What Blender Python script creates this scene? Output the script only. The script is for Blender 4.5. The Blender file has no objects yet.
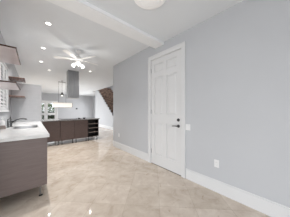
import bpy, bmesh, math, random
from mathutils import Vector, Matrix
random.seed(4)
scene = bpy.context.scene
COL = scene.collection
PI = math.pi

# ------------------------------------------------------------------ camera
cd = bpy.data.cameras.new('camera')
cam = bpy.data.objects.new('camera', cd)
COL.objects.link(cam)
cam.location = (0, 0, 1.27)
cam.rotation_euler = (PI/2, 0, -math.radians(41.0))
cd.sensor_width = 36.0
cd.lens = 129.0/290.0*36.0
cd.shift_y = 1.5/290.0
cd.clip_start = 0.02
scene.camera = cam

# ------------------------------------------------------------------ light and exposure
W = bpy.data.worlds.new('sky')
scene.world = W
W.use_nodes = True
bg = W.node_tree.nodes['Background']
bg.inputs['Color'].default_value = (0.93, 0.97, 1.0, 1)
bg.inputs['Strength'].default_value = 1.35
scene.view_settings.view_transform = 'Standard'
scene.view_settings.look = 'None'
scene.view_settings.gamma = 1.0
scene.view_settings.exposure = 0.30
scene.view_settings.use_curve_mapping = False

def area(name, loc, rot, sx, sy, power, col=(1, 1, 1), shape='RECTANGLE', spread=180):
    l = bpy.data.lights.new(name, 'AREA')
    l.shape = shape; l.size = sx; l.size_y = sy
    l.energy = power; l.color = col; l.spread = math.radians(spread)
    o = bpy.data.objects.new(name, l); COL.objects.link(o)
    o.location = loc; o.rotation_euler = rot
    return o
# added fill lamps standing in for daylight from unseen sides of the room
TL = 0.42   # downward tilt of the fill lamps, as sky light would fall
area('fill_back', (-0.6, -3.45, 1.25), (PI/2-TL, 0, 0), 3.6, 2.1, 32, (0.97, 0.985, 1), spread=125)
area('fill_side', (-3.45, 0.35, 1.25), (PI/2-.3, 0, -PI/2), 3.2, 2.1, 54, (0.97, 0.985, 1), spread=125)
area('fill_dining', (-0.44, 10.0, 1.15), (PI/2-TL, 0, -PI/2), 4.4, 1.3, 120, (0.97, 0.985, 1), spread=140)
area('fill_hall', (5.12, 12.7, 1.6), (PI/2-.4, 0, PI/2), 1.8, 1.3, 66, (0.97, 0.985, 1), spread=160)  # added to brighten the far wall; its window is invented
area('fill_upstairs', (4.5, 8.4, 4.15), (0, 0, 0), 1.0, 4.0, 27, (0.97, 0.985, 1))  # added to brighten the stairs; there is no opening up there

# ------------------------------------------------------------------ materials
def mat(name, col, rough=0.5, metal=0.0, spec=0.5):
    m = bpy.data.materials.new(name); m.use_nodes = True
    b = m.node_tree.nodes['Principled BSDF']
    b.inputs['Base Color'].default_value = (*col, 1)
    b.inputs['Roughness'].default_value = rough
    b.inputs['Metallic'].default_value = metal
    b.inputs['Specular IOR Level'].default_value = spec
    return m

def nodes(m): return m.node_tree.nodes, m.node_tree.links, m.node_tree.nodes['Principled BSDF']

def noisy(m, c1, c2, scale=(1, 1, 1), nscale=8.0, detail=4, lo=0.35, hi=0.65, bump=0.0):
    N, L, b = nodes(m)
    tc = N.new('ShaderNodeTexCoord'); mp = N.new('ShaderNodeMapping')
    mp.inputs['Scale'].default_value = scale
    nz = N.new('ShaderNodeTexNoise'); nz.inputs['Scale'].default_value = nscale; nz.inputs['Detail'].default_value = detail
    cr = N.new('ShaderNodeValToRGB')
    cr.color_ramp.elements[0].position = lo; cr.color_ramp.elements[0].color = (*c1, 1)
    cr.color_ramp.elements[1].position = hi; cr.color_ramp.elements[1].color = (*c2, 1)
    L.new(tc.outputs['Object'], mp.inputs['Vector']); L.new(mp.outputs['Vector'], nz.inputs['Vector'])
    L.new(nz.outputs['Fac'], cr.inputs['Fac']); L.new(cr.outputs['Color'], b.inputs['Base Color'])
    if bump:
        bp = N.new('ShaderNodeBump'); bp.inputs['Strength'].default_value = bump; bp.inputs['Distance'].default_value = 0.002
        L.new(nz.outputs['Fac'], bp.inputs['Height']); L.new(bp.outputs['Normal'], b.inputs['Normal'])
    return m

def emis(name, col, strength):
    m = mat(name, (0.9, 0.9, 0.9), 0.4)
    b = m.node_tree.nodes['Principled BSDF']
    b.inputs['Emission Color'].default_value = (*col, 1)
    b.inputs['Emission Strength'].default_value = strength
    return m

M_wall = noisy(mat('grey_wall_paint', (.5, .5, .52), 0.6, spec=0.25), (.475, .487, .510), (.489, .501, .524), nscale=1.5)
M_ceil = noisy(mat('white_ceiling_paint', (.8, .8, .8), 0.8, spec=0.1), (.775, .81, .845), (.79, .825, .86), nscale=2)
M_beam = noisy(mat('lit_white_beam', (.9, .9, .9), 0.7, spec=0.1), (.88, .90, .92), (.90, .92, .94))  # whiter than the ceiling; the underside's bounce light is put into the colour
M_trim = noisy(mat('white_gloss_trim', (.8, .8, .8), 0.35), (.64, .645, .655), (.655, .66, .67), nscale=3)
M_door = noisy(mat('white_door_paint', (.8, .8, .8), 0.4), (.63, .633, .64), (.645, .648, .655), nscale=3)
M_white = noisy(mat('bright_white_paint', (.8, .8, .8), 0.4), (.79, .795, .80), (.81, .815, .82))
M_plate = noisy(mat('white_plastic', (.8, .8, .8), 0.3), (.70, .705, .71), (.73, .735, .74))
M_louver = bpy.data.materials.new('backlit_grey_louver'); M_louver.use_nodes = True
def louver_nodes():
    N, L = M_louver.node_tree.nodes, M_louver.node_tree.links
    b = N['Principled BSDF']; b.inputs['Base Color'].default_value = (.6, .6, .6, 1); b.inputs['Roughness'].default_value = .4  # white louvers greyed; their backlit shade is put into the base colour
    t = N.new('ShaderNodeBsdfTranslucent'); t.inputs['Color'].default_value = (.85, .85, .84, 1)
    x = N.new('ShaderNodeMixShader'); x.inputs['Fac'].default_value = .0
    L.new(b.outputs[0], x.inputs[1]); L.new(t.outputs[0], x.inputs[2]); L.new(x.outputs[0], N['Material Output'].inputs['Surface'])
louver_nodes()
M_black = noisy(mat('black_metal', (.02, .02, .02), 0.35, 0.6), (.015, .015, .015), (.03, .03, .03))
M_handle = noisy(mat('dark_pewter', (.1, .1, .1), 0.3, 0.8), (.07, .07, .072), (.10, .10, .103))
M_dark = noisy(mat('dark_shadow_gap', (.03, .03, .03), 0.9), (.03, .03, .03), (.05, .05, .05))
M_steel = noisy(mat('brushed_steel', (.4, .4, .4), 0.35, 0.9), (.28, .285, .295), (.36, .365, .375), scale=(40, 40, 1), nscale=3)
M_chrome = noisy(mat('chrome', (.5, .5, .5), 0.15, 1.0), (.28, .28, .29), (.36, .36, .37))
M_faucet = noisy(mat('dark_chrome', (.1, .1, .1), 0.2, 1.0), (.10, .10, .10), (.16, .16, .16))
M_sink = noisy(mat('steel_sink', (.6, .6, .6), 0.3, 0.7), (.42, .42, .43), (.5, .5, .51))
M_wood = noisy(mat('dark_wood_veneer', (.1, .08, .08), 0.38), (.135, .102, .096), (.162, .126, .119), scale=(1.5, 1.5, 22), nscale=4)
M_islwood = noisy(mat('espresso_wood_veneer', (.08, .06, .06), 0.5, spec=.35), (.092, .063, .057), (.115, .082, .075), scale=(1.5, 1.5, 22), nscale=4)
M_espresso = noisy(mat('near_black_laminate', (.02, .015, .015), 0.6), (.018, .013, .012), (.028, .02, .019))
M_shelf = noisy(mat('walnut_shelf', (.2, .1, .08), 0.22), (.19, .105, .08), (.27, .165, .135), scale=(14, 1.2, 14), nscale=4)
M_quartz = noisy(mat('white_quartz', (.7, .7, .7), 0.18), (.64, .642, .645), (.70, .702, .705), nscale=9, detail=8)
M_tread = noisy(mat('brown_stair_wood', (.15, .09, .06), 0.4), (.07, .037, .026), (.42, .29, .22), scale=(2, 9, 9), nscale=3, detail=6, lo=.38, hi=.62)
M_fan = noisy(mat('white_fan_enamel', (.85, .85, .85), 0.35), (.86, .86, .86), (.9, .9, .9))
M_lens = emis('lit_downlight_lens', (1, .97, .92), 3)
M_fanlamp = emis('lit_frosted_fan_glass', (1, .97, .93), 1.1)
M_drum = emis('lit_drum_shade_fabric', (1, .9, .76), .5)
M_minib = emis('lit_pendant_bulb', (1, .93, .82), 1.5)
M_dome = emis('frosted_dome_glass', (1, .98, .96), 0.13)
M_acrylic = emis('translucent_white_acrylic', (1, .98, .96), 0.10)
M_leaf = noisy(mat('green_leaves', (.1, .2, .05), 0.6), (.05, .085, .03), (.22, .30, .12), nscale=6)
M_hedge = noisy(mat('dark_green_leaves', (.03, .05, .03), 0.7), (.018, .03, .016), (.05, .075, .035), nscale=6)
M_paving = noisy(mat('outdoor_paving', (.4, .38, .36), 0.8), (.34, .33, .31), (.45, .43, .41), nscale=3)
M_bottle = noisy(mat('white_bottle', (.8, .8, .8), 0.3), (.78, .78, .78), (.84, .84, .84))
M_taupe = noisy(mat('taupe_plastic', (.3, .25, .23), 0.5), (.22, .18, .165), (.3, .25, .23))
M_granite = noisy(mat('grey_granite', (.3, .3, .3), 0.15), (.16, .155, .155), (.34, .33, .33), nscale=30, detail=8)
M_darkshelf = noisy(mat('dark_walnut_shelf', (.06, .03, .02), 0.25), (.05, .02, .014), (.085, .04, .03), scale=(14, 1.2, 14), nscale=4)
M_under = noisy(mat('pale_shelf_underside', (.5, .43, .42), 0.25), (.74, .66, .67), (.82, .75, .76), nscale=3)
M_cook = noisy(mat('black_glass', (.01, .01, .01), 0.08), (.01, .01, .01), (.018, .018, .018))
M_glass = bpy.data.materials.new('clear_window_glass'); M_glass.use_nodes = True
_n, _l = M_glass.node_tree.nodes, M_glass.node_tree.links
_o = _n['Material Output']; _t = _n.new('ShaderNodeBsdfTransparent'); _g = _n.new('ShaderNodeBsdfGlossy'); _x = _n.new('ShaderNodeMixShader')
_f = _n.new('ShaderNodeFresnel'); _f.inputs['IOR'].default_value = 1.45; _g.inputs['Roughness'].default_value = 0.02
_t.inputs['Color'].default_value = (.95, .96, .96, 1)
_l.new(_f.outputs['Fac'], _x.inputs['Fac']); _l.new(_t.outputs[0], _x.inputs[1]); _l.new(_g.outputs[0], _x.inputs[2]); _l.new(_x.outputs[0], _o.inputs['Surface'])

# polished travertine laid on the diagonal
M_floor = mat('polished_beige_travertine', (.6, .52, .45), 0.03, spec=0.5)
def floor_nodes():
    N, L, b = nodes(M_floor)
    tc = N.new('ShaderNodeTexCoord'); mp = N.new('ShaderNodeMapping')
    mp.inputs['Rotation'].default_value = (0, 0, -PI/4)
    mp.inputs['Location'].default_value = (-.339, .073, 0)
    br = N.new('ShaderNodeTexBrick')
    br.offset = 0.0; br.squash = 1.0
    br.inputs['Scale'].default_value = 1.0
    br.inputs['Brick Width'].default_value = .457; br.inputs['Row Height'].default_value = .457
    br.inputs['Mortar Size'].default_value = .0022; br.inputs['Mortar Smooth'].default_value = .3
    br.inputs['Color1'].default_value = (.90, .89, .875, 1); br.inputs['Color2'].default_value = (1.06, 1.07, 1.09, 1)
    br.inputs['Mortar'].default_value = (.74, .71, .68, 1)
    L.new(tc.outputs['Object'], mp.inputs['Vector']); L.new(mp.outputs['Vector'], br.inputs['Vector'])
    n1 = N.new('ShaderNodeTexNoise'); n1.inputs['Scale'].default_value = 5.5; n1.inputs['Detail'].default_value = 9; n1.inputs['Roughness'].default_value = .65; n1.inputs['Distortion'].default_value = .6
    c1 = N.new('ShaderNodeValToRGB')
    e = c1.color_ramp.elements
    e[0].position = .30; e[0].color = (0.49, 0.40, 0.325, 1)
    e[1].position = .70; e[1].color = (0.68, 0.605, 0.525, 1)
    k = e.new(.45); k.color = (0.575, 0.49, 0.412, 1)
    k = e.new(.56); k.color = (0.62, 0.54, 0.458, 1)
    n2 = N.new('ShaderNodeTexNoise'); n2.inputs['Scale'].default_value = 6.5; n2.inputs['Detail'].default_value = 6; n2.inputs['Distortion'].default_value = 1.5
    c2 = N.new('ShaderNodeValToRGB')
    e = c2.color_ramp.elements
    e[0].position = .27; e[0].color = (.76, .70, .64, 1)
    e[1].position = .34; e[1].color = (1, 1, 1, 1)
    m1 = N.new('ShaderNodeMixRGB'); m1.blend_type = 'MULTIPLY'; m1.inputs['Fac'].default_value = 1
    m2 = N.new('ShaderNodeMixRGB'); m2.blend_type = 'MULTIPLY'; m2.inputs['Fac'].default_value = 1
    for n in (n1, n2): L.new(tc.outputs['Object'], n.inputs['Vector'])
    L.new(n1.outputs['Fac'], c1.inputs['Fac']); L.new(n2.outputs['Fac'], c2.inputs['Fac'])
    L.new(c1.outputs['Color'], m1.inputs['Color1']); L.new(c2.outputs['Color'], m1.inputs['Color2'])
    L.new(m1.outputs['Color'], m2.inputs['Color1']); L.new(br.outputs['Color'], m2.inputs['Color2'])
    L.new(m2.outputs['Color'], b.inputs['Base Color'])
floor_nodes()

M_tile = mat('glossy_grey_wall_tile', (.5, .5, .52), 0.25)
def tile_nodes():
    N, L, b = nodes(M_tile)
    tc = N.new('ShaderNodeTexCoord'); mp = N.new('ShaderNodeMapping'); mp.inputs['Rotation'].default_value = (PI/2, 0, 0)
    br = N.new('ShaderNodeTexBrick')
    br.inputs['Scale'].default_value = 1.0; br.inputs['Brick Width'].default_value = .2; br.inputs['Row Height'].default_value = .1
    br.inputs['Mortar Size'].default_value = .002
    br.inputs['Color1'].default_value = (.46, .464, .482, 1); br.inputs['Color2'].default_value = (.48, .484, .502, 1); br.inputs['Mortar'].default_value = (.53, .53, .55, 1)
    L.new(tc.outputs['Object'], mp.inputs['Vector']); L.new(mp.outputs['Vector'], br.inputs['Vector']); L.new(br.outputs['Color'], b.inputs['Base Color'])
tile_nodes()

# ------------------------------------------------------------------ helpers
def bx(bm, x0, x1, y0, y1, z0, z1):
    v = [bm.verts.new(p) for p in ((x0,y0,z0),(x1,y0,z0),(x1,y1,z0),(x0,y1,z0),(x0,y0,z1),(x1,y0,z1),(x1,y1,z1),(x0,y1,z1))]
    for f in ((3,2,1,0),(4,5,6,7),(0,1,5,4),(1,2,6,5),(2,3,7,6),(3,0,4,7)):
        bm.faces.new([v[i] for i in f])

def box(*a, bevel=0.0, seg=2):
    bm = bmesh.new(); bx(bm, *a)
    if bevel: bmesh.ops.bevel(bm, geom=list(bm.edges), offset=bevel, segments=seg, affect='EDGES', profile=.5)
    return bm

def boxes(lst, bevel=0.0):
    bm = bmesh.new()
    for a in lst:
        b = box(*a, bevel=bevel); me = bpy.data.meshes.new('t'); b.to_mesh(me); b.free(); bm.from_mesh(me); bpy.data.meshes.remove(me)
    return bm

def lathe(bm, prof, n=24, c=(0, 0, 0), axis='Z', mtx=None):
    rings = []
    for r, z in prof:
        ring = []
        for i in range(n):
            a = 2*PI*i/n
            p = Vector((max(r, 1e-5)*math.cos(a), max(r, 1e-5)*math.sin(a), z))
            if mtx is not None: p = mtx @ p
            ring.append(bm.verts.new(p + Vector(c)))
        rings.append(ring)
    for a, b in zip(rings, rings[1:]):
        for i in range(n):
            j = (i+1) % n
            bm.faces.new((a[i], a[j], b[j], b[i]))
    if prof[0][0] > 1e-4: bm.faces.new(list(reversed(rings[0])))
    if prof[-1][0] > 1e-4: bm.faces.new(rings[-1])
    return bm

def tube(bm, pts, r, n=10):
    pts = [Vector(p) for p in pts]; rings = []
    up = None
    for i, p in enumerate(pts):
        d = ((pts[min(i+1, len(pts)-1)] - pts[max(i-1, 0)])).normalized()
        ref = Vector((0, 0, 1)) if abs(d.z) < .95 else Vector((1, 0, 0))
        if up is None: up = d.cross(ref).normalized()
        up = (up - d*up.dot(d)).normalized(); w = d.cross(up)
        rr = r[i] if isinstance(r, (list, tuple)) else r
        rings.append([bm.verts.new(p + (up*math.cos(2*PI*k/n) + w*math.sin(2*PI*k/n))*rr) for k in range(n)])
    for a, b in zip(rings, rings[1:]):
        for k in range(n): bm.faces.new((a[k], a[(k+1) % n], b[(k+1) % n], b[k]))
    bm.faces.new(list(reversed(rings[0]))); bm.faces.new(rings[-1])
    return bm

def prism(poly, axis, a0, a1):
    """extrude a 2-D outline; axis X: (y,z), Y: (x,z), Z: (x,y)"""
    bm = bmesh.new()
    def P(p, a): return (a, p[0], p[1]) if axis == 'X' else ((p[0], a, p[1]) if axis == 'Y' else (p[0], p[1], a))
    A = [bm.verts.new(P(p, a0)) for p in poly]; B = [bm.verts.new(P(p, a1)) for p in poly]
    bm.faces.new(A); bm.faces.new(list(reversed(B)))
    n = len(poly)
    for i in range(n): bm.faces.new((A[i], B[i], B[(i+1) % n], A[(i+1) % n]))
    return bm

def obj(name, bm, m, parent=None, loc=None, smooth=False):
    bmesh.ops.recalc_face_normals(bm, faces=list(bm.faces))
    me = bpy.data.meshes.new(name); bm.to_mesh(me); bm.free()
    if smooth:
        for p in me.polygons: p.use_smooth = True
        me.set_sharp_from_angle(angle=math.radians(40))
    o = bpy.data.objects.new(name, me); COL.objects.link(o)
    me.materials.append(m)
    if parent: o.parent = parent
    if loc: o.location = loc
    return o

def tag(o, label, cat, group=None, kind=None):
    o['label'] = label; o['category'] = cat
    if group: o['group'] = group
    if kind: o['kind'] = kind
    return o

def thing(name, label, cat, loc=(0, 0, 0), rz=0, group=None):
    o = bpy.data.objects.new(name, None); COL.objects.link(o)
    o.empty_display_size = .1; o.location = loc; o.rotation_euler = (0, 0, rz)
    return tag(o, label, cat, group)

def struct(name, bm, m, label=None, cat=None, parent=None):
    o = obj(name, bm, m, parent)
    if parent is None:
        o['kind'] = 'structure'
        if label: o['label'] = label
        if cat: o['category'] = cat
    return o

def copy_tree(o, parent=None):
    c = o.copy(); COL.objects.link(c)
    if parent: c.parent = parent
    for ch in list(o.children): copy_tree(ch, c)
    return c

# ------------------------------------------------------------------ the setting
XR, XL = 2.15, -0.48          # right wall, kitchen left wall
YC = 4.19                      # end of the right wall
YF = 14.9                      # far wall
XS, XE = 3.85, 5.15            # stair side wall, hall outer wall
HN, HB, HF = 2.75, 2.695, 2.82 # near ceiling, beam underside, far ceiling
YB0, YB1 = 1.85, 2.11          # beam

struct('floor', box(-3.5, XE+.1, -3.5, YF+.1, -.08, 0), M_floor, 'polished beige travertine floor laid on the diagonal', 'floor')
# right wall with door opening
DY0, DY1, DH = 1.405, 2.24, 2.445
struct('wall_right', boxes([(XR, XR+.12, -3.5, DY0, 0, 2.95), (XR, XR+.12, DY1, YC, 0, 2.95), (XR, XR+.12, DY0, DY1, DH, 2.95)]), M_wall,
       'pale grey wall holding the white panelled door', 'wall')
struct('wall_return', box(XR+.12, XE, YC-.12, YC, 0, 2.95), M_wall, 'grey wall turning the corner into the stair hall', 'wall')
struct('wall_hall', boxes([(XE, XE+.1, YC, 11.8, 0, 4.2), (XE, XE+.1, 13.6, YF, 0, 2.95), (XE, XE+.1, 11.8, 13.6, 0, .9), (XE, XE+.1, 11.8, 13.6, 2.3, 2.95)]), M_wall, 'outer wall of the stair hall', 'wall')  # window gap is invented to go with the hall fill lamp
# far wall with a patio door opening
PX0, PX1, PH = .10, 1.72, 2.04
struct('wall_far', boxes([(XL-.12, PX0, YF, YF+.12, 0, 2.95), (PX1, XE+.1, YF, YF+.12, 0, 2.95), (PX0, PX1, YF, YF+.12, PH, 2.95)]), M_wall,
       'far grey wall behind the island and pendant', 'wall')
# left kitchen wall with window opening
WY0, WY1, WZ0, WZ1 = 3.30, 4.66, 1.26, 2.30
struct('wall_left', boxes([(XL-.07, XL, 2.2, WY0, 0, 2.95), (XL-.07, XL, WY1, 7.7, 0, 2.95), (XL-.07, XL, WY0, WY1, 0, WZ0), (XL-.07, XL, WY0, WY1, WZ1, 2.95),
                           (XL-.07, XL, 7.7, 12.3, 0, .5), (XL-.07, XL, 7.7, 12.3, 2.3, 2.95), (XL-.07, XL, 12.3, YF, 0, 2.95)]), M_wall,
       'grey kitchen wall with the shuttered window', 'wall')
struct('wall_divider', box(XL, .215, 5.37, 5.47, 0, 2.07), M_tile, 'partial-height grey tiled wall at the end of the counter', 'wall')
# unseen sides of the near room, with large openings for daylight
struct('wall_back', boxes([(-3.5, -2.2, -3.5, -3.38, 0, 2.95), (1.6, XR+.12, -3.5, -3.38, 0, 2.95), (-2.2, 1.6, -3.5, -3.38, 2.35, 2.95)]), M_wall)
struct('wall_side', boxes([(-3.5, -3.38, -3.38, -1.3, 0, 2.95), (-3.5, -3.38, 2.0, 2.2, 0, 2.95), (-3.5, -3.38, -1.3, 2.0, 2.35, 2.95)]), M_wall)
struct('wall_kitchen_end', box(-3.5, XL-.12, 2.2, 2.32, 0, 2.95), M_wall)
# ceilings and beam
struct('ceiling', box(-3.5, XR+.12, -3.5, YB0, HN, 2.95), M_ceil, 'white ceiling above the near room', 'ceiling')
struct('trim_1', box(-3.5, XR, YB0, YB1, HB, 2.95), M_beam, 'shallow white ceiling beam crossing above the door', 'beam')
struct('ceiling_kitchen', box(-.6, XS, YB1, YF, HF, 2.95), M_ceil, 'white ceiling above the kitchen', 'ceiling')
struct('ceiling_hall', box(XS, XE, YC, 5.4, HF, 2.95), M_ceil)
struct('ceiling_passage', box(XS, XE, 11.4, YF, HF, 2.95), M_ceil)
for nm, a in (('wall_stairwell_side', (XS-.1, XS, 5.4, 11.4, 2.95, 4.2)), ('wall_stairwell_front', (XS, XE, 5.3, 5.4, 2.95, 4.2)), ('wall_stairwell_back', (XS, XE, 11.4, 11.5, 2.95, 4.2)), ('ceiling_stairwell', (XS-.1, XE+.1, 5.3, 11.5, 4.2, 4.3))):
    struct(nm, box(*a), M_wall)

# baseboards with a small stepped top
def baseboard(name, y0, y1, x, s, label):
    return struct(name, boxes([(min(x, x+s*.016), max(x, x+s*.016), y0, y1, 0, .172), (min(x, x+s*.010), max(x, x+s*.010), y0, y1, .172, .19)], bevel=.002), M_trim, label, 'baseboard')
baseboard('baseboard_right', -3.3, DY0-.095, XR, -1, 'tall white baseboard from the door towards the viewer')
baseboard('baseboard_corner', DY1+.095, YC, XR, -1, 'tall white baseboard between door and wall corner')
baseboard('baseboard_stair', 6.6, 11.3, XS, -1, 'white baseboard along the stair side wall')
struct('baseboard_far', boxes([(PX1+.1, XE, YF-.016, YF, 0, .19), (XL, PX0-.1, YF-.016, YF, 0, .19)], bevel=.002), M_trim, 'white baseboard along the far wall', 'baseboard')
struct('baseboard_hall', box(XE-.016, XE, 11.4, YF-.02, 0, .19, bevel=.002), M_trim)

# ------------------------------------------------------------------ staircase
RISE, RUN, NST = .1845, .249, 17
YS0 = 6.42
prof = [(YS0, 0)]
for i in range(NST):
    prof += [(YS0+i*RUN-.02, i*RISE+.002), (YS0+i*RUN-.02, (i+1)*RISE), (YS0+(i+1)*RUN-.02, (i+1)*RISE)]
prof += [(YS0+NST*RUN, 0)]
def step_wall(x0, x1): return prism(prof, 'X', x0, x1)
struct('wall_stair', step_wall(XS, XS+.049), M_wall, 'pale stepped wall under the brown staircase', 'wall')
st = thing('staircase', 'brown wooden staircase climbing behind the wall corner', 'staircase', (XS+.05, YS0, 0))
wst = XE-XS-.06
for i in range(NST):
    z = (i+1)*RISE; y = i*RUN
    obj('tread', box(.001, wst, y-.022, y+RUN, z-.03, z, bevel=.004), M_tread, st)
    obj('riser', box(0, wst, y, y+.02, z-RISE, z-.03), M_tread, st)
struct('floor_upper', box(XS, XE, YS0+NST*RUN, 11.4, 2.95, NST*RISE), M_tread, 'upper landing at the head of the stairs', 'landing')

# ------------------------------------------------------------------ panelled door on the right wall
def door_panelled():
    w = DY1-DY0
    leaf = bmesh.new()
    # local: y 0..w, z 0..DH, visible face towards -X
    t0, t1 = -.003, .037
    ys = [.0, .105, w/2-.05, w/2+.05, w-.105, w]
    zs = [.012, .24, .98, 1.16, 2.02, 2.13, 2.33, DH-.004]
    g = .004
    L = [(t0+.012, t1, g, w-g, .012, DH-.004)]
    for a, b in ((0, 1), (2, 3), (4, 5)): L.append((t0, t0+.02, max(g, ys[a]), min(w-g, ys[b]), .012, DH-.004))
    for a, b in ((0, 1), (2, 3), (4, 5), (6, 7)):
        for c, d in ((1, 2), (3, 4)): L.append((t0, t0+.02, ys[c], ys[d], zs[a], zs[b]))
    root = thing('panelled_door', 'tall white six-panel door in the grey right wall', 'door', (XR, DY0, 0))
    root.name = 'door_1'; root['kind'] = 'structure'
    obj('door_leaf', boxes(L), M_door, root)
    for a, b in ((1, 2), (3, 4), (5, 6)):
        for c, d in ((1, 2), (3, 4)):
            y0, y1, z0, z1 = ys[c]+.02, ys[d]-.02, zs[a]+.02, zs[b]-.02
            bm = bmesh.new()
            o_ = [(t0+.013, y0, z0), (t0+.013, y1, z0), (t0+.013, y1, z1), (t0+.013, y0, z1)]
            q = .025
            i_ = [(t0+.003, y0+q, z0+q), (t0+.003, y1-q, z0+q), (t0+.003, y1-q, z1-q), (t0+.003, y0+q, z1-q)]
            A = [bm.verts.new(p) for p in o_]; B = [bm.verts.new(p) for p in i_]
            bm.faces.new(B); bm.faces.new(list(reversed(A)))
            for k in range(4): bm.faces.new((A[k], A[(k+1) % 4], B[(k+1) % 4], B[k]))
            obj('raised_panel', bm, M_door, root)
    # jamb + casing
    obj('door_jamb', boxes([(-.002, .12, -.012, .0, 0, DH+.012), (-.002, .12, w, w+.012, 0, DH+.012), (-.002, .12, 0, w, DH, DH+.012)]), M_trim, root)
    cw = .09; ch = .10
    obj('door_casing', boxes([(-.022, 0, -cw, -.006, 0, DH+ch), (-.022, 0, w+.006, w+cw, 0, DH+ch), (-.022, 0, -.006, w+.006, DH+.006, DH+ch),
                              (-.03, -.02, -cw, -cw+.018, 0, DH+ch), (-.03, -.02, w+cw-.018, w+cw, 0, DH+ch), (-.03, -.02, -cw+.018, w+cw-.018, DH+ch-.018, DH+ch)], bevel=.003), M_trim, root)
    obj('door_gap_shade', box(.0, .12, 0, w, -.001, .011), M_dark, root)  # dark strip painted in for the shade under the door leaf
    for z in (.3, 1.23, 2.2):
        bm = bmesh.new(); tube(bm, [(t0-.004, w-.004, z-.05), (t0-.004, w-.004, z+.05)], .006)
        obj('hinge', bm, M_steel, root)
    R = Matrix.Rotation(-PI/2, 4, 'Y')
    bm = bmesh.new(); lathe(bm, [(.031, 0), (.031, .006), (.027, .012), (.012, .014), (.011, .045)], 20, (t0, .068, .955), mtx=R)
    tube(bm, [(t0-.045, .066, .955), (t0-.048, .1, .957), (t0-.048, .14, .955), (t0-.046, .185, .95)], [.0105, .0095, .0085, .0075])
    obj('lever_handle', bm, M_handle, root, smooth=True)
    bm = bmesh.new(); lathe(bm, [(.031, 0), (.031, .008), (.027, .016), (.014, .018), (.014, .024), (0, .025)], 20, (t0, .068, 1.075), mtx=R)
    obj('deadbolt', bm, M_handle, root, smooth=True)
    return root
door_panelled()

def wall_plate(name, label, cat, y, z, w, h, gangs):
    r = thing(name, label, cat, (XR, y, z))
    obj('cover_plate', box(-.006, 0, -w/2, w/2, -h/2, h/2, bevel=.0025), M_plate, r)
    for k in range(gangs):
        yy = (k-(gangs-1)/2)*.046
        if cat == 'switch': obj('rocker', box(-.010, -.005, yy-.016, yy+.016, -.032, .032, bevel=.002), M_plate, r)
        else:
            for s in (-1, 1):
                obj('socket', boxes([(-.0085, -.005, yy-.017, yy+.017, s*.02-.014, s*.02+.014)], bevel=.002), M_plate, r)
                obj('slots', boxes([(-.0088, -.008, yy-.008, yy-.006, s*.02-.004, s*.02+.006), (-.0088, -.008, yy+.006, yy+.008, s*.02-.004, s*.02+.006)]), M_dark, r)
    return r
wall_plate('light_switch', 'white double light switch beside the lever door handle', 'switch', 1.276, .955, .112, .112, 2)
wall_plate('wall_outlet', 'white outlet on grey wall right of the door', 'outlet', .78, .44, .072, .116, 1)
wall_plate('wall_outlet', 'white outlet near the far corner of the right wall', 'outlet', 3.78, .44, .072, .116, 1)

# ------------------------------------------------------------------ patio door in the far wall
def patio_door():
    r = thing('door_2', 'white glazed patio door showing greenery in the far wall', 'door', (PX0, YF, 0)); r['kind'] = 'structure'
    w = PX1-PX0
    obj('door_casing', boxes([(-.09, .0, -.02, 0, 0, PH+.09), (w, w+.09, -.02, 0, 0, PH+.09), (0, w, -.02, 0, PH, PH+.09)], bevel=.003), M_white, r)
    obj('door_jamb', boxes([(0, .03, 0, .12, 0, PH), (w-.03, w, 0, .12, 0, PH), (.03, w-.03, 0, .12, PH-.03, PH)]), M_white, r)
    hw = (w-.06)/2
    for k in range(2):
        x = .03+k*hw
        obj('door_leaf', boxes([(x+.002, x+.125, .04, .085, .01, PH-.032), (x+hw-.125, x+hw-.002, .04, .085, .01, PH-.032), (x+.125, x+hw-.125, .04, .085, .01, .26),
                                (x+.125, x+hw-.125, .04, .085, .80, 1.0), (x+.125, x+hw-.125, .04, .085, 1.88, PH-.032)]), M_white, r)
        for z0, z1 in ((.26, .8), (1.0, 1.88)):
            obj('pane', box(x+.125, x+hw-.125, .06, .066, z0, z1), M_glass, r)
    bm = bmesh.new(); tube(bm, [(.03+hw+.05, .04, .9), (.03+hw+.05, .0, .9), (.03+hw+.14, -.005, .9)], .009)
    obj('door_handle', bm, M_steel, r)
patio_door()
struct('ground_outside', box(-30, 30, -30, 40, -.24, -.14), M_paving, 'pale paving outside the far door', 'ground')
def shrub(label, m, x, y, rx, ry, rz, n, leaf, cz):
    r = thing('garden_shrub', label, 'shrub', (x, y, -.14), 0)
    bm = bmesh.new()
    for i in range(n):
        u = random.uniform(-1, 1); a = random.uniform(0, 2*PI); rr = random.uniform(.55, 1)**.5
        p = Vector((rx*rr*math.sqrt(1-u*u)*math.cos(a), ry*rr*math.sqrt(1-u*u)*math.sin(a), cz+rz*rr*u))
        if p.z < .05: continue
        d = Vector((random.gauss(0, 1), random.gauss(0, 1), random.gauss(0, 1))).normalized()
        e = d.cross(Vector((random.gauss(0, 1), random.gauss(0, 1), random.gauss(0, 1)))).normalized()
        s = leaf*random.uniform(.7, 1.3)
        vs = [bm.verts.new(p + q) for q in (-d*s, e*s*.4 + d.cross(e)*s*.12, d*s, -e*s*.4 + d.cross(e)*s*.12)]
        bm.faces.new(vs)
    obj('foliage', bm, m, r)
    bm = bmesh.new()
    for k in range(5):
        a = 2*PI*k/5; tube(bm, [(0, 0, 0), (rx*.2*math.cos(a), ry*.2*math.sin(a), cz*.6), (rx*.5*math.cos(a), ry*.5*math.sin(a), cz)], [.03, .022, .01], 6)
    obj('stem', bm, M_tread, r)
shrub('low dark hedge seen through the lower panes of the patio door', M_hedge, 1.2, 17.6, 1.9, .6, .62, 2600, .075, .60)
shrub('taller light green shrub outside the patio door', M_leaf, 1.35, 19.4, 2.1, .9, 1.0, 2600, .10, 1.2)

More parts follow.
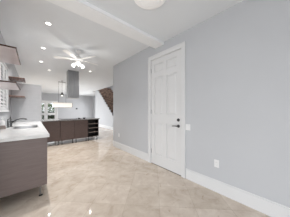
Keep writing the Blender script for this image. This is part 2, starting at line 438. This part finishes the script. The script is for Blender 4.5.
# ------------------------------------------------------------------ kitchen window and shutters
w1 = struct('window_1', boxes([(XL-.069, XL-.048, WY0, WY1, WZ0, WZ0+.05), (XL-.069, XL-.048, WY0, WY1, WZ1-.05, WZ1), (XL-.069, XL-.048, WY0, WY0+.05, WZ0+.05, WZ1-.05), (XL-.069, XL-.048, WY1-.05, WY1, WZ0+.05, WZ1-.05)]), M_white,
            'kitchen window behind white shutters above the sink', 'window')
struct('pane', box(XL-.062, XL-.058, WY0+.05, WY1-.05, WZ0+.05, WZ1-.05), M_glass, parent=w1)
struct('window_sill', box(XL-.045, XL+.035, WY0-.03, WY1+.03, WZ0-.03, WZ0, bevel=.004), M_white, parent=w1)
sh = thing('plantation_shutter', 'white louvred plantation shutters in the kitchen window above the sink', 'shutter', (XL, WY0, WZ0))
ww, wh = WY1-WY0, WZ1-WZ0
obj('shutter_frame', boxes([(-.04, .02, .0, .03, 0, wh), (-.04, .02, ww-.03, ww, 0, wh), (-.04, .02, .03, ww-.03, wh-.03, wh), (-.04, .02, .03, ww-.03, .0, .02)], bevel=.002), M_trim, sh)  # frame and panels in duller trim white, backlit grey put into colour
pw = (ww-.06)/3
for k in range(3):
    y0 = .03+k*pw; y1 = y0+pw
    p = obj('shutter_panel', boxes([(-.03, -.002, y0+.002, y0+.075, .022, wh-.032), (-.03, -.002, y1-.075, y1-.002, .022, wh-.032), (-.03, -.002, y0+.075, y1-.075, .022, .07), (-.03, -.002, y0+.075, y1-.075, wh-.09, wh-.032)]), M_trim, sh)
    bm = bmesh.new()
    z = .11
    while z < wh-.1:
        q = math.radians(-58)
        c, s = math.cos(q)*.026, math.sin(q)*.026
        v = [(-.016-c, z-s-.004), (-.016+c, z+s-.004), (-.016+c, z+s+.004), (-.016-c, z-s+.004)]
        A = [bm.verts.new((a, y0+.077, b)) for a, b in v]; B = [bm.verts.new((a, y1-.077, b)) for a, b in v]
        bm.faces.new(A); bm.faces.new(list(reversed(B)))
        for j in range(4): bm.faces.new((A[j], B[j], B[(j+1) % 4], A[(j+1) % 4]))
        z += .078
    obj('louvers', bm, M_louver, p)

# ------------------------------------------------------------------ sink run on the left
CX0, CX1, CY0, CY1, CH = XL+.002, .187, 2.385, 5.365, .91
def leg(parent, x, y, h, m=None):
    bm = bmesh.new(); lathe(bm, [(.014, .012), (.014, h)], 14, (x, y, 0))
    l = obj('leg', bm, m or M_chrome, parent, smooth=True)
    bm = bmesh.new(); lathe(bm, [(.024, 0), (.024, .010), (.015, .016)], 14, (x, y, 0))
    obj('foot', bm, M_black, l, smooth=True)
bc = thing('base_cabinet', 'long dark wood base cabinet under the white sink counter', 'cabinet', (0, 0, 0))
bz0, bz1 = .165, CH-.042
xb = .162
obj('end_panel', box(CX0+.01, xb-.0, CY0+.025, CY0+.045, bz0, bz1, bevel=.0015), M_wood, bc)
obj('end_panel', box(CX0+.01, xb, CY1-.03, CY1-.01, bz0, bz1, bevel=.0015), M_wood, bc)
obj('back_panel', box(CX0+.01, CX0+.03, CY0+.045, CY1-.03, bz0, bz1), M_wood, bc)
obj('bottom_panel', box(CX0+.03, xb-.02, CY0+.045, CY1-.03, bz0, bz0+.02), M_wood, bc)
n = 5; dw = (CY1-CY0-.075)/n
for k in range(n):
    y0 = CY0+.045+k*dw
    d = obj('cabinet_door', box(xb-.02, xb, y0+.002, y0+dw-.002, bz0+.002, bz1-.004, bevel=.0015), M_wood, bc)
for k in range(n+1):
    y = min(max(CY0+.085+k*(CY1-CY0-.17)/n, CY0), CY1)
    leg(bc, .088, y, bz0); leg(bc, CX0+.09, y, bz0)

def rrect(x0, x1, y0, y1, r, seg=5):
    P = []
    for cx, cy, a0 in ((x1-r, y1-r, 0), (x0+r, y1-r, 90), (x0+r, y0+r, 180), (x1-r, y0+r, 270)):
        for i in range(seg+1):
            a = math.radians(a0+90*i/seg); P.append((cx+r*math.cos(a), cy+r*math.sin(a)))
    return P
SK = (-.315, .085, 3.44, 4.16)
bm = bmesh.new()
outer = [(CX0, CY0), (CX1, CY0), (CX1, CY1), (CX0, CY1)]
inner = rrect(*SK, .09)
def slab_with_hole(bm, outer, inner, z0, z1):
    loops = {}
    for z in (z0, z1):
        ev = []
        for key, poly in (('o', outer), ('i', inner)):
            vs = [bm.verts.new((x, y, z)) for x, y in poly]; loops[(key, z)] = vs
            for i in range(len(vs)): ev.append(bm.edges.new((vs[i], vs[(i+1) % len(vs)])))
        bmesh.ops.triangle_fill(bm, use_beauty=True, edges=ev)
    for key in 'oi':
        a, b = loops[(key, z0)], loops[(key, z1)]
        for i in range(len(a)): bm.faces.new((a[i], a[(i+1) % len(a)], b[(i+1) % len(a)], b[i]))
slab_with_hole(bm, outer, inner, CH-.042, CH)
tag(obj('countertop', bm, M_quartz), 'white quartz countertop with undermount sink in the left foreground', 'countertop')
sk = thing('sink', 'stainless steel sink set into the white counter', 'sink', (0, 0, 0))
bm = bmesh.new()
ri = [rrect(SK[0]+.006-e, SK[1]-.006+e, SK[2]+.006-e, SK[3]-.006+e, .085) for e in (0, 0, -.03, -.09)]
zz = (CH-.002, CH-.03, CH-.19, CH-.2)
rings = [[bm.verts.new((x, y, z)) for x, y in poly] for poly, z in zip(ri, zz)]
for a, b in zip(rings, rings[1:]):
    for i in range(len(a)): bm.faces.new((a[i], a[(i+1) % len(a)], b[(i+1) % len(a)], b[i]))
bm.faces.new(rings[-1])
o = obj('basin', bm, M_sink, sk, smooth=True)
md = o.modifiers.new('solid', 'SOLIDIFY'); md.thickness = .003; md.offset = 1
bm = bmesh.new(); lathe(bm, [(.035, CH-.199), (.035, CH-.195), (.02, CH-.196), (0, CH-.197)], 18, (-.11, 3.8, 0)); obj('drain', bm, M_chrome, sk, smooth=True)

fa = thing('kitchen_faucet', 'dark chrome faucet with low arched spout beside the sink', 'faucet', (-.352, 3.92, CH))
bm = bmesh.new(); lathe(bm, [(.03, 0), (.03, .008), (.022, .014), (.021, .12), (.018, .13)], 18); obj('faucet_body', bm, M_faucet, fa, smooth=True)
bm = bmesh.new(); tube(bm, [(.0, 0, .07), (.03, 0, .11), (.08, 0, .145), (.14, 0, .165), (.19, 0, .168), (.235, 0, .158), (.245, 0, .145)], [.015, .015, .014, .014, .014, .015, .015], 12); obj('spout', bm, M_faucet, fa, smooth=True)
bm = bmesh.new(); tube(bm, [(0, 0, .125), (0, -.003, .15), (-.004, -.01, .215)], [.015, .009, .007]); obj('lever', bm, M_faucet, fa, smooth=True)
sd = thing('soap_dispenser', 'small chrome soap pump left of the faucet', 'soap dispenser', (-.385, 3.82, CH))
bm = bmesh.new(); lathe(bm, [(.02, 0), (.02, .006), (.014, .01), (.013, .13), (.008, .14), (.008, .17)], 16); obj('pump_body', bm, M_faucet, sd, smooth=True)
bm = bmesh.new(); tube(bm, [(0, 0, .17), (.02, 0, .178), (.06, 0, .168)], .006); obj('nozzle', bm, M_faucet, sd, smooth=True)
sb = thing('soap_bottle', 'white soap bottle by the wall at the left frame edge', 'bottle', (-.442, 3.66, CH))
bm = bmesh.new(); lathe(bm, [(.032, 0), (.035, .01), (.035, .13), (.025, .155), (.012, .165), (.012, .18)], 18); obj('bottle_body', bm, M_bottle, sb, smooth=True)
bm = bmesh.new(); lathe(bm, [(.016, .18), (.016, .2), (.006, .203), (.006, .225)], 14); tube(bm, [(0, 0, .222), (.04, 0, .222)], .006); obj('pump_head', bm, M_bottle, sb, smooth=True)
cb = thing('sponge_caddy', 'small taupe sponge caddy in front of the white bottle', 'caddy', (-.425, 3.57, CH))
obj('tray', boxes([(-.04, .04, -.03, .03, 0, .006), (-.04, -.036, -.03, .03, .006, .05), (.036, .04, -.03, .03, .006, .05), (-.036, .036, -.03, -.026, .006, .05), (-.036, .036, .026, .03, .006, .05)]), M_taupe, cb)
obj('sponge', box(-.033, .033, -.02, .02, .0065, .07, bevel=.006), M_taupe, cb)

# floating shelves
def shelf(label, y0, y1, z, pale=False):
    r = thing('floating_shelf', label, 'shelf', (XL, y0, z), 0, None)
    L = y1-y0
    obj('board', box(0, .317, 0, L, 0, .019, bevel=.002), M_darkshelf if pale else M_shelf, r)
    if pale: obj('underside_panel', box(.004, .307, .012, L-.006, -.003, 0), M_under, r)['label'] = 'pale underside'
    for yy in () if pale else (.08, L-.1):
        bm = bmesh.new(); bx(bm, 0.0, .26, yy, yy+.012, -.004, 0); bx(bm, 0, .006, yy, yy+.012, -.06, -.004)
        obj('bracket', bm, M_black, r)
shelf('upper of two near brown shelves, highest at the left frame edge', 2.40, 3.23, 2.08, True)
shelf('lower of two near brown shelves, crossing in front of the shuttered window', 2.40, 3.23, 1.625, True)
shelf('upper of two short brown shelves beyond the shuttered window', 4.68, 5.365, 2.10)
shelf('lower of two short brown shelves beyond the shuttered window', 4.68, 5.365, 1.62)

# ------------------------------------------------------------------ island
IY0, IY1, IX0, IX1 = 5.53, 6.40, .26, 2.165
ez = [.26, .75, 1.22, 1.71, 2.15]
names = ['leftmost dark wood island cabinet, half hidden behind the white counter', 'second island cabinet from the left, plain dark door',
         'third island cabinet from the left, next to the open shelves']
for k in range(3):
    w = ez[k+1]-ez[k]
    c = thing('island_cabinet', names[k], 'cabinet', (ez[k], IY0, 0), 0, None)
    z0, z1 = .155, .875
    obj('cabinet_body', box(.001, w-.001, .02, .84, z0, z1, bevel=.001), M_islwood, c)
    obj('cabinet_door', box(.005, w-.005, 0, .0195, z0, z1-.006, bevel=.0015), M_islwood, c)
    for x in (.06, w-.06):
        for y in (.07, .78): leg(c, x, y, z0, M_faucet)
c = thing('open_shelf_cabinet', 'dark end unit of the island with open horizontal shelves', 'cabinet', (ez[3], IY0, 0))
w = ez[4]-ez[3]; z0, z1 = .155, .875
c_carc = obj('carcass', boxes([(.001, .02, 0, .84, z0, z1), (w-.02, w-.001, 0, .84, z0, z1), (.02, w-.02, .35, .84, z0, z1), (.02, w-.02, 0, .35, z0, z0+.02), (.02, w-.02, 0, .35, z1-.02, z1)]), M_espresso, c)
for k in range(1, 4):
    z = z0+.01+(z1-z0-.02)*k/4
    obj('shelf', box(.02, w-.02, .004, .35, z-.011, z+.011), M_taupe, c)
for x in (.05, w-.05):
    for y in (.07, .78): leg(c, x, y, z0, M_faucet)
tag(obj('island_countertop', box(IX0-.02, IX1+.03, IY0-.025, IY0+.87, .876, .91, bevel=.003), M_granite), 'grey stone countertop slab on top of the dark island', 'countertop')
ck = thing('cooktop', 'flat black glass cooktop on the island under the hood', 'cooktop', (1.16, 5.88, .91))
obj('glass_top', box(-.36, .36, -.25, .25, 0, .012, bevel=.003), M_cook, ck)
for k in range(4):
    bm = bmesh.new(); lathe(bm, [(.02, .012), (.018, .034), (0, .035)], 14, (.30, -.12+k*.075, 0)); obj('control_knob', bm, M_black, ck, smooth=True)
dk = thing('bowl', 'small dark bowl on the island right of the cooktop', 'bowl', (1.62, 5.72, .91))
bm = bmesh.new(); lathe(bm, [(.03, 0), (.04, .008), (.065, .045), (.06, .045), (.036, .014), (0, .012)], 18); obj('bowl_body', bm, M_black, dk, smooth=True)

# hood
hd = thing('range_hood', 'brushed steel range hood chimney hanging above the island', 'range hood', (1.16, 5.84, 0))
cx0, cx1, cy0, cy1 = -.135, .245, -.16, .16
obj('chimney', box(cx0, cx1, cy0, cy1, 1.82, HF, bevel=.003), M_steel, hd)
obj('chimney_sleeve', box(cx0-.004, cx1+.004, cy0-.004, cy1+.004, 1.8, 2.25, bevel=.002), M_steel, hd)
bm = bmesh.new()
A = [bm.verts.new(p) for p in ((-.142, -.167, 1.745), (.252, -.167, 1.745), (.252, .167, 1.745), (-.142, .167, 1.745))]
B = [bm.verts.new(p) for p in ((-.142, -.167, 1.765), (.252, -.167, 1.765), (.252, .167, 1.765), (-.142, .167, 1.765))]
Cc = [bm.verts.new(p) for p in ((cx0, cy0, 1.80), (cx1, cy0, 1.80), (cx1, cy1, 1.80), (cx0, cy1, 1.80))]
bm.faces.new(A); bm.faces.new(Cc)
for P_, Q_ in ((A, B), (B, Cc)):
    for i in range(4): bm.faces.new((P_[i], P_[(i+1) % 4], Q_[(i+1) % 4], Q_[i]))
obj('canopy', bm, M_steel, hd)

# ------------------------------------------------------------------ pendants over the dining area
px, py = 1.25, 8.4
pd = thing('drum_pendant', 'glowing white horizontal drum pendant beyond the range hood', 'pendant light', (px, py, 0))
obj('ceiling_plate', box(-.20, .16, -.03, .03, HF-.03, HF, bevel=.004), M_steel, pd)
for x in (-.19, .15):
    bm = bmesh.new(); tube(bm, [(x, 0, 1.68), (x, 0, HF-.03)], .006, 6); obj('cable', bm, M_black, pd)
bm = bmesh.new(); lathe(bm, [(.115, -.455), (.12, -.45), (.12, .45), (.115, .455)], 28, (0, 0, 1.55), mtx=Matrix.Rotation(PI/2, 4, 'Y'))
obj('drum_shade', bm, M_drum, pd, smooth=True)
for x in (-.452, .437):
    bm = bmesh.new(); lathe(bm, [(.118, x), (.123, x), (.123, x+.015), (.118, x+.015), (.118, x)], 28, (0, 0, 1.55), mtx=Matrix.Rotation(PI/2, 4, 'Y'))
    obj('end_ring', bm, M_shelf, pd)
obj('bottom_rail', box(-.437, .437, -.02, .02, 1.424, 1.436), M_shelf, pd)
obj('top_rail', box(-.437, .437, -.02, .02, 1.664, 1.68), M_shelf, pd)
mp_ = thing('cone_pendant', 'small dark cone pendant hanging above the glowing drum', 'pendant light', (1.17, 8.05, 0))
bm = bmesh.new(); lathe(bm, [(.05, HF-.03), (.055, HF-.02), (.055, HF)], 16); obj('ceiling_plate', bm, M_steel, mp_, smooth=True)
bm = bmesh.new(); tube(bm, [(0, 0, 2.2), (0, 0, HF-.03)], .006, 6); obj('cable', bm, M_black, mp_)
bm = bmesh.new(); lathe(bm, [(.085, 2.06), (.05, 2.13), (.03, 2.17), (.026, 2.2), (.0, 2.205)], 18); obj('cone_shade', bm, M_black, mp_, smooth=True)
bm = bmesh.new(); lathe(bm, [(0, 2.0), (.022, 2.008), (.033, 2.03), (.03, 2.06), (0, 2.065)], 16); obj('bulb', bm, M_minib, mp_, smooth=True)
kp = thing('wall_keypad', 'small dark square fixture on the far wall right of the hood', 'wall fixture', (3.46, YF, 1.41))
obj('case', box(-.07, .07, -.03, 0, -.06, .06, bevel=.004), M_black, kp)
obj('face', box(-.055, .055, -.033, -.029, -.045, .045), M_cook, kp)

# ------------------------------------------------------------------ ceiling fan
fn = thing('ceiling_fan', 'white five-blade ceiling fan with lit glass shades', 'ceiling fan', (.90, 3.71, 0))
bm = bmesh.new(); lathe(bm, [(.025, HF-.07), (.05, HF-.055), (.065, HF-.02), (.065, HF)], 24); obj('ceiling_canopy', bm, M_fan, fn, smooth=True)
bm = bmesh.new(); lathe(bm, [(.012, 2.66), (.012, HF-.07)], 12); obj('downrod', bm, M_fan, fn)
bm = bmesh.new(); lathe(bm, [(.05, 2.55), (.085, 2.565), (.105, 2.59), (.105, 2.62), (.075, 2.655), (.03, 2.67)], 28); obj('motor_housing', bm, M_fan, fn, smooth=True)
bm = bmesh.new(); lathe(bm, [(.02, 2.49), (.06, 2.50), (.065, 2.53), (.05, 2.552)], 24); obj('light_kit', bm, M_fan, fn, smooth=True)
for k in range(5):
    a = math.radians(10+72*k)
    T = Matrix.Rotation(a, 4, 'Z') @ Matrix.Translation((0, 0, 2.60)) @ Matrix.Rotation(math.radians(11), 4, 'X')
    out = [(.15, -.035), (.22, -.044), (.48, -.054), (.535, -.046), (.555, -.018), (.555, .018), (.535, .046), (.48, .054), (.22, .044), (.15, .035)]
    bm = prism(out, 'Z', -.004, .004); bmesh.ops.transform(bm, matrix=T, verts=bm.verts)
    b = obj('blade', bm, M_fan, fn)
    bm = box(.095, .2, -.014, .014, -.010, -.004); bmesh.ops.transform(bm, matrix=T, verts=bm.verts)
    obj('blade_arm', bm, M_fan, b)
for k in range(3):
    a = math.radians(19+120*k)
    T = Matrix.Translation((0.102*math.cos(a), .102*math.sin(a), 2.50)) @ Matrix.Rotation(a, 4, 'Z') @ Matrix.Rotation(math.radians(-28), 4, 'Y')
    bm = bmesh.new(); lathe(bm, [(.018, 0), (.024, -.015), (.04, -.045), (.047, -.078), (.044, -.092), (.026, -.103), (0, -.106)], 20); bmesh.ops.transform(bm, matrix=T, verts=bm.verts)
    obj('glass_shade', bm, M_fanlamp, fn, smooth=True)
l = bpy.data.lights.new('fan_lamp', 'POINT'); l.energy = 5; l.color = (1, .96, .9); l.shadow_soft_size = .07
o = bpy.data.objects.new('fan_lamp', l); COL.objects.link(o); o.location = (0, 0, 2.33); o.parent = fn

# ------------------------------------------------------------------ recessed downlights
proto = thing('recessed_downlight', '', 'ceiling light', (0, 0, 0), 0, 'recessed downlights in the kitchen ceiling')
bm = bmesh.new(); lathe(bm, [(.039, -.002), (.041, -.004), (.054, -.003), (.056, 0)], 28)
for f in [f for f in bm.faces if len(f.verts) > 4]: bm.faces.remove(f)
obj('trim_ring', bm, M_plate, proto, smooth=True)
bm = bmesh.new(); lathe(bm, [(.040, -.0035), (.040, 0)], 28); obj('lens', bm, M_lens, proto)
spots = [((.21, 2.88), 'nearest and largest recessed downlight, at the upper left'), ((.20, 4.10), 'second downlight of the left row, left of the fan'),
         ((.20, 5.30), 'third downlight of the left row, above the partial-height tiled wall'), ((.48, 6.25), 'farthest downlight of the left row, left of the hood'),
         ((1.73, 5.33), 'downlight right of the range hood chimney')]
for i, ((x, y), lab) in enumerate(spots):
    o = proto if i == 0 else copy_tree(proto)
    o.location = (x, y, HF); o['label'] = lab
    area('downlight_lamp', (x, y, HF-.012), (0, 0, 0), .045, .045, 11.5, (1, .98, .95), 'DISK', 120)

# flush dome light in the near room
dm = thing('flush_ceiling_light', 'round white flush ceiling light at the top frame edge', 'ceiling light', (1.0, 1.32, HN))
dm.location = (1.145, 1.218, HN)
bm = bmesh.new(); lathe(bm, [(.15, -.022), (.158, -.026), (.21, -.018), (.222, -.008), (.222, 0)], 40); obj('trim_ring', bm, M_acrylic, dm, smooth=True)
bm = bmesh.new(); lathe(bm, [(0, -.062), (.06, -.058), (.11, -.046), (.145, -.03), (.15, -.022)], 40); obj('glass_dome', bm, M_dome, dm, smooth=True)
